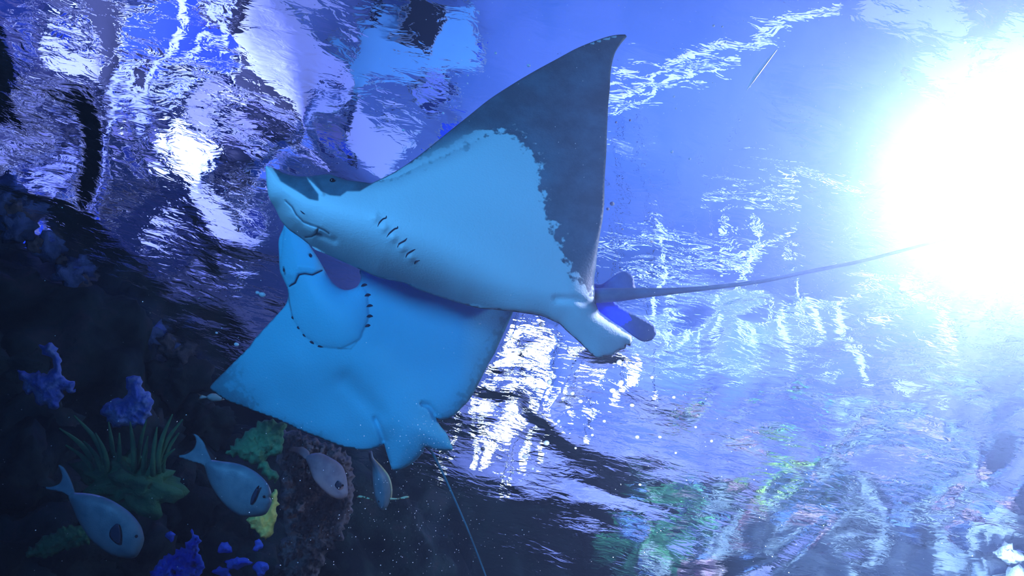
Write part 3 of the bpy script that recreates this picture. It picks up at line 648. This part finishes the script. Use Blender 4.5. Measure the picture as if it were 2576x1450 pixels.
for i, (u, v, a, b) in enumerate(((565, 1378, 16, 20), (648, 1372, 11, 18), (597, 1418, 34, 14), (655, 1432, 20, 16), (430, 1350, 12, 12), (560, 1440, 22, 14))):
    ol = [(u + a * math.cos(t) * (1 + .3 * math.sin(3 * t + i)), v + b * math.sin(t) * (1 + .3 * math.cos(2 * t + i))) for t in np.linspace(0, 6.28, 13)[:-1]]
    traced(ol, 2.95, .05, M['sponge'], ('small blue sponge right of the large pitted one', 'small blue sponge under the green leaf coral', 'wide lumpy blue sponge in the bottom cluster', 'blue sponge at the right end of the bottom cluster',
        'faint blue sponge left of the pitted sponge tip', 'lowest blue sponge beside the pitted one')[i], 'sponge', 'sponge', 'small blue sponges at the bottom', step=5)
traced([(571,1139),(585,1118),(610,1097),(652,1065),(686,1055),(718,1068),(716,1085),(714,1100),(708,1125),(704,1140),(680,1150),(666,1160),(690,1180),(700,1205),(690,1214),(660,1190),(640,1170),(610,1155)], 2.75, .04, M['coral_dark'], 'green leaf-shaped coral under the edge of the lower ray', 'leaf_coral', 'coral', 'green leaf corals')
traced([(640,1290),(670,1285),(690,1232),(700,1250),(697,1275),(692,1310),(686,1340),(668,1359),(645,1340),(624,1317),(620,1300)], 2.8, .04, M['coral_yellow'] , 'olive leaf-shaped coral behind the middle surgeonfish', 'leaf_coral', 'coral', 'green leaf corals')
traced([(60,1400),(90,1370),(140,1335),(200,1325),(240,1350),(215,1370),(170,1385),(110,1405)], 2.9, .05, M['coral_dark'], 'dim green plate coral behind the lower left surgeonfish', 'plate_coral', 'coral')
M['rock_brown'] = mat('brown_rock', (0.05, 0.04, 0.05), (0.30, 0.24, 0.26), scale=6, rough=.9, bump=.02, bscale=24)
traced([(700,1080),(760,1090),(830,1118),(872,1140),(888,1180),(890,1240),(884,1290),(868,1340),(830,1390),(800,1440),(770,1500),(660,1500),(690,1440),(700,1380),(715,1320),(700,1260),(710,1200),(690,1140)], 3.6, .16, M['rock_brown'], 'tall brown rock column behind the faint violet fish', 'rock_column', 'rock', lump=.05, step=8)
rs = random.Random(5)
for i in range(16):
    t = i / 15; u = -10 + 480 * t + rs.uniform(-14, 14); v = 500 + 400 * t ** .85 + rs.uniform(-16, 16)
    tag(blob('rock', direct(u, v, 3.9), rs.uniform(.05, .10), M['rock_brown'] if i % 2 else M['rock_blue'], 3, .5, 2, None, 80 + i, (1, 1, .8), .15),
        'small mauve stone in the pale band slanting along the waterline at the left', 'rock', 'small stones along the waterline')
# feathery fronds: one thing, every frond a part
fr = root('frond_coral', P(340, 1190, 3.05)); tag(fr, 'dark green coral with upright finger-like fronds', 'coral')
for i, (tu, tv, bu, bv) in enumerate([(434,1043,398,1150),(459,1056,400,1160),(369,1056,345,1170),(327,1062,337,1160),(372,1098,362,1170),(273,1062,285,1170),(186,1046,260,1150),(149,1078,225,1150),(450,1090,410,1165),(240,1090,270,1170),(210,1110,255,1180),(300,1090,300,1180),(395,1075,385,1165),(165,1120,230,1180),(440,1130,395,1180)]):
    z = 3.05 + .03 * (i % 3); mu, mv = (tu + bu) / 2 + (bu - tu) * .15, (tv + bv) / 2
    q, r_ = pxtube([(bu, bv + 30, z + .05, 7), (bu, bv, z, 6.5), (mu, mv, z - .02, 5.5), (tu, tv, z - .05, 1.6)], 8); V, Fc = tube_data(loc(q, fr), r_, 8)
    meshobj('frond', V, Fc, M['coral_dark'], fr)
blob('base', P(330, 1215, 3.15) - fr.location, .17, M['coral_dark'], 4, .5, 2, fr, 4, (1, .7, .6), .12)
rg = random.Random(3)
names = ['low on the left', 'behind the surgeonfish']
spots = [(40,1120,.20),(60,1250,.24),(120,1130,.16),(180,1400,.22),(330,1420,.20),(20,1400,.22),(250,1300,.20),(420,1270,.18),(470,1210,.14),(560,1340,.15),(720,1130,.10),(60,1050,.15),(450,960,.14),(200,930,.14),(520,1060,.12),(380,1110,.14),(20,930,.16),(790,1300,.13),(740,1400,.17),(640,1440,.14)]
lab = ['dark rock below the jagged blue coral','dark rock at the left edge beside the lower surgeonfish tail','dark rock left of the feathery fronds','dark rock under the belly of the lower left surgeonfish','dark rock left of the pitted blue sponge','dark rock in the bottom left corner','dark rock behind the lower left surgeonfish','dark rock between the two nearer surgeonfish','dark rock below the tail of the middle surgeonfish','dark rock below the middle surgeonfish','brown rock under the rim of the lower ray','dark rock just beneath the jagged blue coral edge','dark rock left of the lower ray wing tip','dark rock right of the jagged blue coral','dark rock beneath the small cream fish','dark rock behind the feathery fronds','dark rock at the left edge above the jagged coral','brown rock below the faint violet fish','brown rock at the bottom centre edge','dark rock behind the small blue sponges']
for i, (u, v, r) in enumerate(spots):
    d = view(u, v); h = math.hypot(d.x, d.y); a = math.atan2(d.x, d.y)
    c = d * ((4.02) / h)
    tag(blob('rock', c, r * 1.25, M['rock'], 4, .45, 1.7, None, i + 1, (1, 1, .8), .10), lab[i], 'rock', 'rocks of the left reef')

# ---------------------------------------------------------------- reef growth on the right, mirrored in the surface
kinds = [('rock_pale', 'rock', 'rock'), ('coral_yellow', 'coral', 'coral'), ('coral_green', 'coral', 'coral'), ('coral_pink', 'coral', 'coral'), ('rock_blue', 'rock', 'rock')]
G = [(2180,1150,.22,0),(2230,1230,.20,0),(2260,1320,.24,0),(2200,1400,.2,0),(1880,1120,.14,1),(1860,1200,.16,1),(1960,1250,.13,1),(1980,1180,.12,2),(1650,1370,.18,2),(1600,1400,.15,2),(1660,1180,.10,3),(1750,1180,.12,3),(2450,1340,.16,3),(2400,1280,.15,0),(1850,1330,.16,0),(1780,1400,.18,0),(1950,1400,.2,0),(2060,1360,.16,4),(2080,1440,.2,0),(2500,1420,.2,0),(1720,1300,.14,4),(1640,1080,.12,2),(1750,1060,.12,1),(2050,1080,.14,4),(2330,1120,.16,0),(2480,1180,.2,4),(2380,1430,.2,0)]
col = {0: 'pale', 1: 'yellow-green', 2: 'green', 3: 'pink', 4: 'bluish'}
where = ['uppermost in the white streak', 'in the middle of the white streak', 'in the lower part of the white streak', 'at the foot of the white streak', 'above the yellow patch', 'in the heart of the yellow patch',
         'at the lower end of the yellow patch', 'right of the yellow patch', 'low down at the dark water edge', 'lowest, beside the dark water', 'at the left end of the reef reflection', 'left of the yellow patch', 'near the bottom right corner', 'left of the pink coral at the right',
         'below the yellow patch', 'at the bottom left of the reef reflection', 'at the bottom under the yellow patch', 'left of the white streak', 'at the bottom left of the white streak', 'in the bottom right corner', 'right of the low green coral', 'under the pelvic fin glints',
         'under the tail root glints', 'above the white streak', 'right of the white streak top', 'at the right edge', 'at the bottom, left of the corner']
GL = ['%s %s mirrored in the ripples, %s' % (col[g[3]], kinds[g[3]][1], w_) for g, w_ in zip(G, where)]
for i, (u, v, r, k) in enumerate(G):
    c = mirror(u, v, 5.4); c.z = min(c.z, H - .05)
    mk, nm, ct = kinds[k]
    o = blob(nm, c, r * 1.25, M[mk], 4, .5, 1.8, None, 40 + i, (1, 1, .9), .14)
    tag(o, GL[i], ct, '%s %ss of the mirrored reef' % (col[k], nm))

for i in range(60):
    u = rs.uniform(1580, 2570); v = rs.uniform(1060, 1440) + max(0, (1800 - u) * .12); k = rs.choice([0, 0, 3, 4, 2, 1, 0, 4] if 1700 < u < 2050 else [0, 0, 4, 3, 4, 0])
    c = mirror(u, v, rs.uniform(4.9, 5.25)); c.z = min(c.z, H - .05); mk, nm, ct = kinds[k]; zn = 'left third' if u < 1900 else 'middle' if u < 2230 else 'right third'
    tag(blob(nm, c, rs.uniform(.05, .12), M[mk], 3, .6, 2.2, None, 140 + i, (1, 1, .9), .2), 'small %s %s in the %s of the mirrored reef' % (col[k], nm, zn), ct, 'small %s %ss, %s of the mirrored reef' % (col[k], nm, zn))

# ---------------------------------------------------------------- bubbles and specks
bm = bmesh.new(); bmesh.ops.create_icosphere(bm, subdivisions=2, radius=1); bme = bpy.data.meshes.new('bubble'); bm.to_mesh(bme); bm.free()
bme.polygons.foreach_set('use_smooth', [True] * len(bme.polygons)); bme.materials.append(M['bubble'])
big = [(1362,817,8),(1404,869,6),(1541,983,9),(1382,962,9),(1540,513,7),(1529,526,5),(1562,963,10),(1603,1100,6),(1558,912,10),(1230,1245,5),(1110,1152,6),(1640,950,6),(1695,1000,5),(1590,1020,6),(1490,1095,5),(1440,990,7),(1330,770,4),(1640,608,4),(1788,590,5),(1749,587,4),(1815,694,4),(1616,655,4),(1566,577,3),(1340,1180,5),(1290,1190,5),(1260,1200,4),(1375,1115,9),(1320,1150,7),(1350,980,6),(1460,1010,7),(1660,1100,5),(1690,382,5),(1735,400,4),(1585,303,4),(1550,308,4),(1695,243,4),(1795,65,4),(1817,67,3),(1825,106,4),(1700,273,3),(2034,437,6),(2428,107,4),(1860,302,3),(1886,218,3),(1176,210,3),(1086,222,3),(1247,134,4),(1330,165,5),(1177,190,3),(1115,285,4),(1015,328,4),(1405,1060,6),(1520,1060,5),(1610,1220,4),(1700,1140,4),(1750,1075,4),(1790,1110,5),(595,867,7),(648,737,6),(545,838,4),(660,742,9),(1448,1128,4),(1245,1110,5),(1215,1130,7)]
for (u, v, r) in big:
    z = 2.75 if v > 480 else 2.5
    d = P(u, v, z)
    if d.z > H - .06: z *= (H - .07) / d.z; d = P(u, v, z)
    o = bpy.data.objects.new('bubble', bme); COL.objects.link(o); o.location = d; s = r * z / F * .8; o.scale = (s * random.uniform(.9, 1.3), s, s * .8)
    zn = ('beside the lower ray and its pelvic fins' if u < 1460 and v > 750 else 'against the dark reef left of the lower ray' if u < 700 else 'above the leading edge of the raised wing' if v < 340 and u < 1500 else
          'right of the raised wing' if v < 560 else 'around the tail of the upper ray' if v < 900 else 'under the pelvic fin of the upper ray')
    tag(o, 'small bright air bubble ' + zn, 'bubble', 'air bubbles ' + zn)
V = []; Fc = []
def speck(u, v, z, r):
    c = P(u, v, z); o = len(V)
    for a in ((1,0,0),(0,1,0),(-1,0,0),(0,-1,0),(0,0,1),(0,0,-1)):
        V.append(c + Vector(a) * r * random.uniform(.6, 1.4))
    for f in ((0,1,4),(1,2,4),(2,3,4),(3,0,4),(1,0,5),(2,1,5),(3,2,5),(0,3,5)): Fc.append(tuple(i + o for i in f))
for i in range(900):
    u = random.uniform(0, 2576) if i % 2 else random.gauss(1900, 350); v = random.uniform(0, 1450)
    z = random.uniform(1.0, 1.8) if i % 3 == 0 else random.uniform(1.6, 2.6); speck(u, v, z, random.uniform(.5, 1.5) * z / F)
for i in range(350):
    u = random.gauss(1040, 130); v = random.gauss(1290, 110); speck(u, v, 1.1, random.uniform(.5, 1.6) * 1.1 / F)  # this cluster stands in for dust and scratches on the pane
for i in range(70): speck(random.gauss(1070, 40), random.gauss(1085, 30), 1.6, random.uniform(.6, 1.5) * 1.6 / F)
o = meshobj('suspended_specks', V, Fc, M['bubble'], smooth=False); tag(o, 'fine pale specks in the water, some standing in for dust on the pane', 'specks', kind='stuff')
q, r_ = pxtube([(1877,228,1.5,1), (1895,200,1.5,4.5), (1925,160,1.5,4), (1955,124,1.5,1)], 8); V, Fc = tube_data(q, r_, 8)
tag(meshobj('scratch_sliver', V, Fc, M['bubble']), 'thin white sliver standing in for a pane scratch between wing tip and glare', 'scratch')  # sliver placed in the water in place of a scratch on the pane
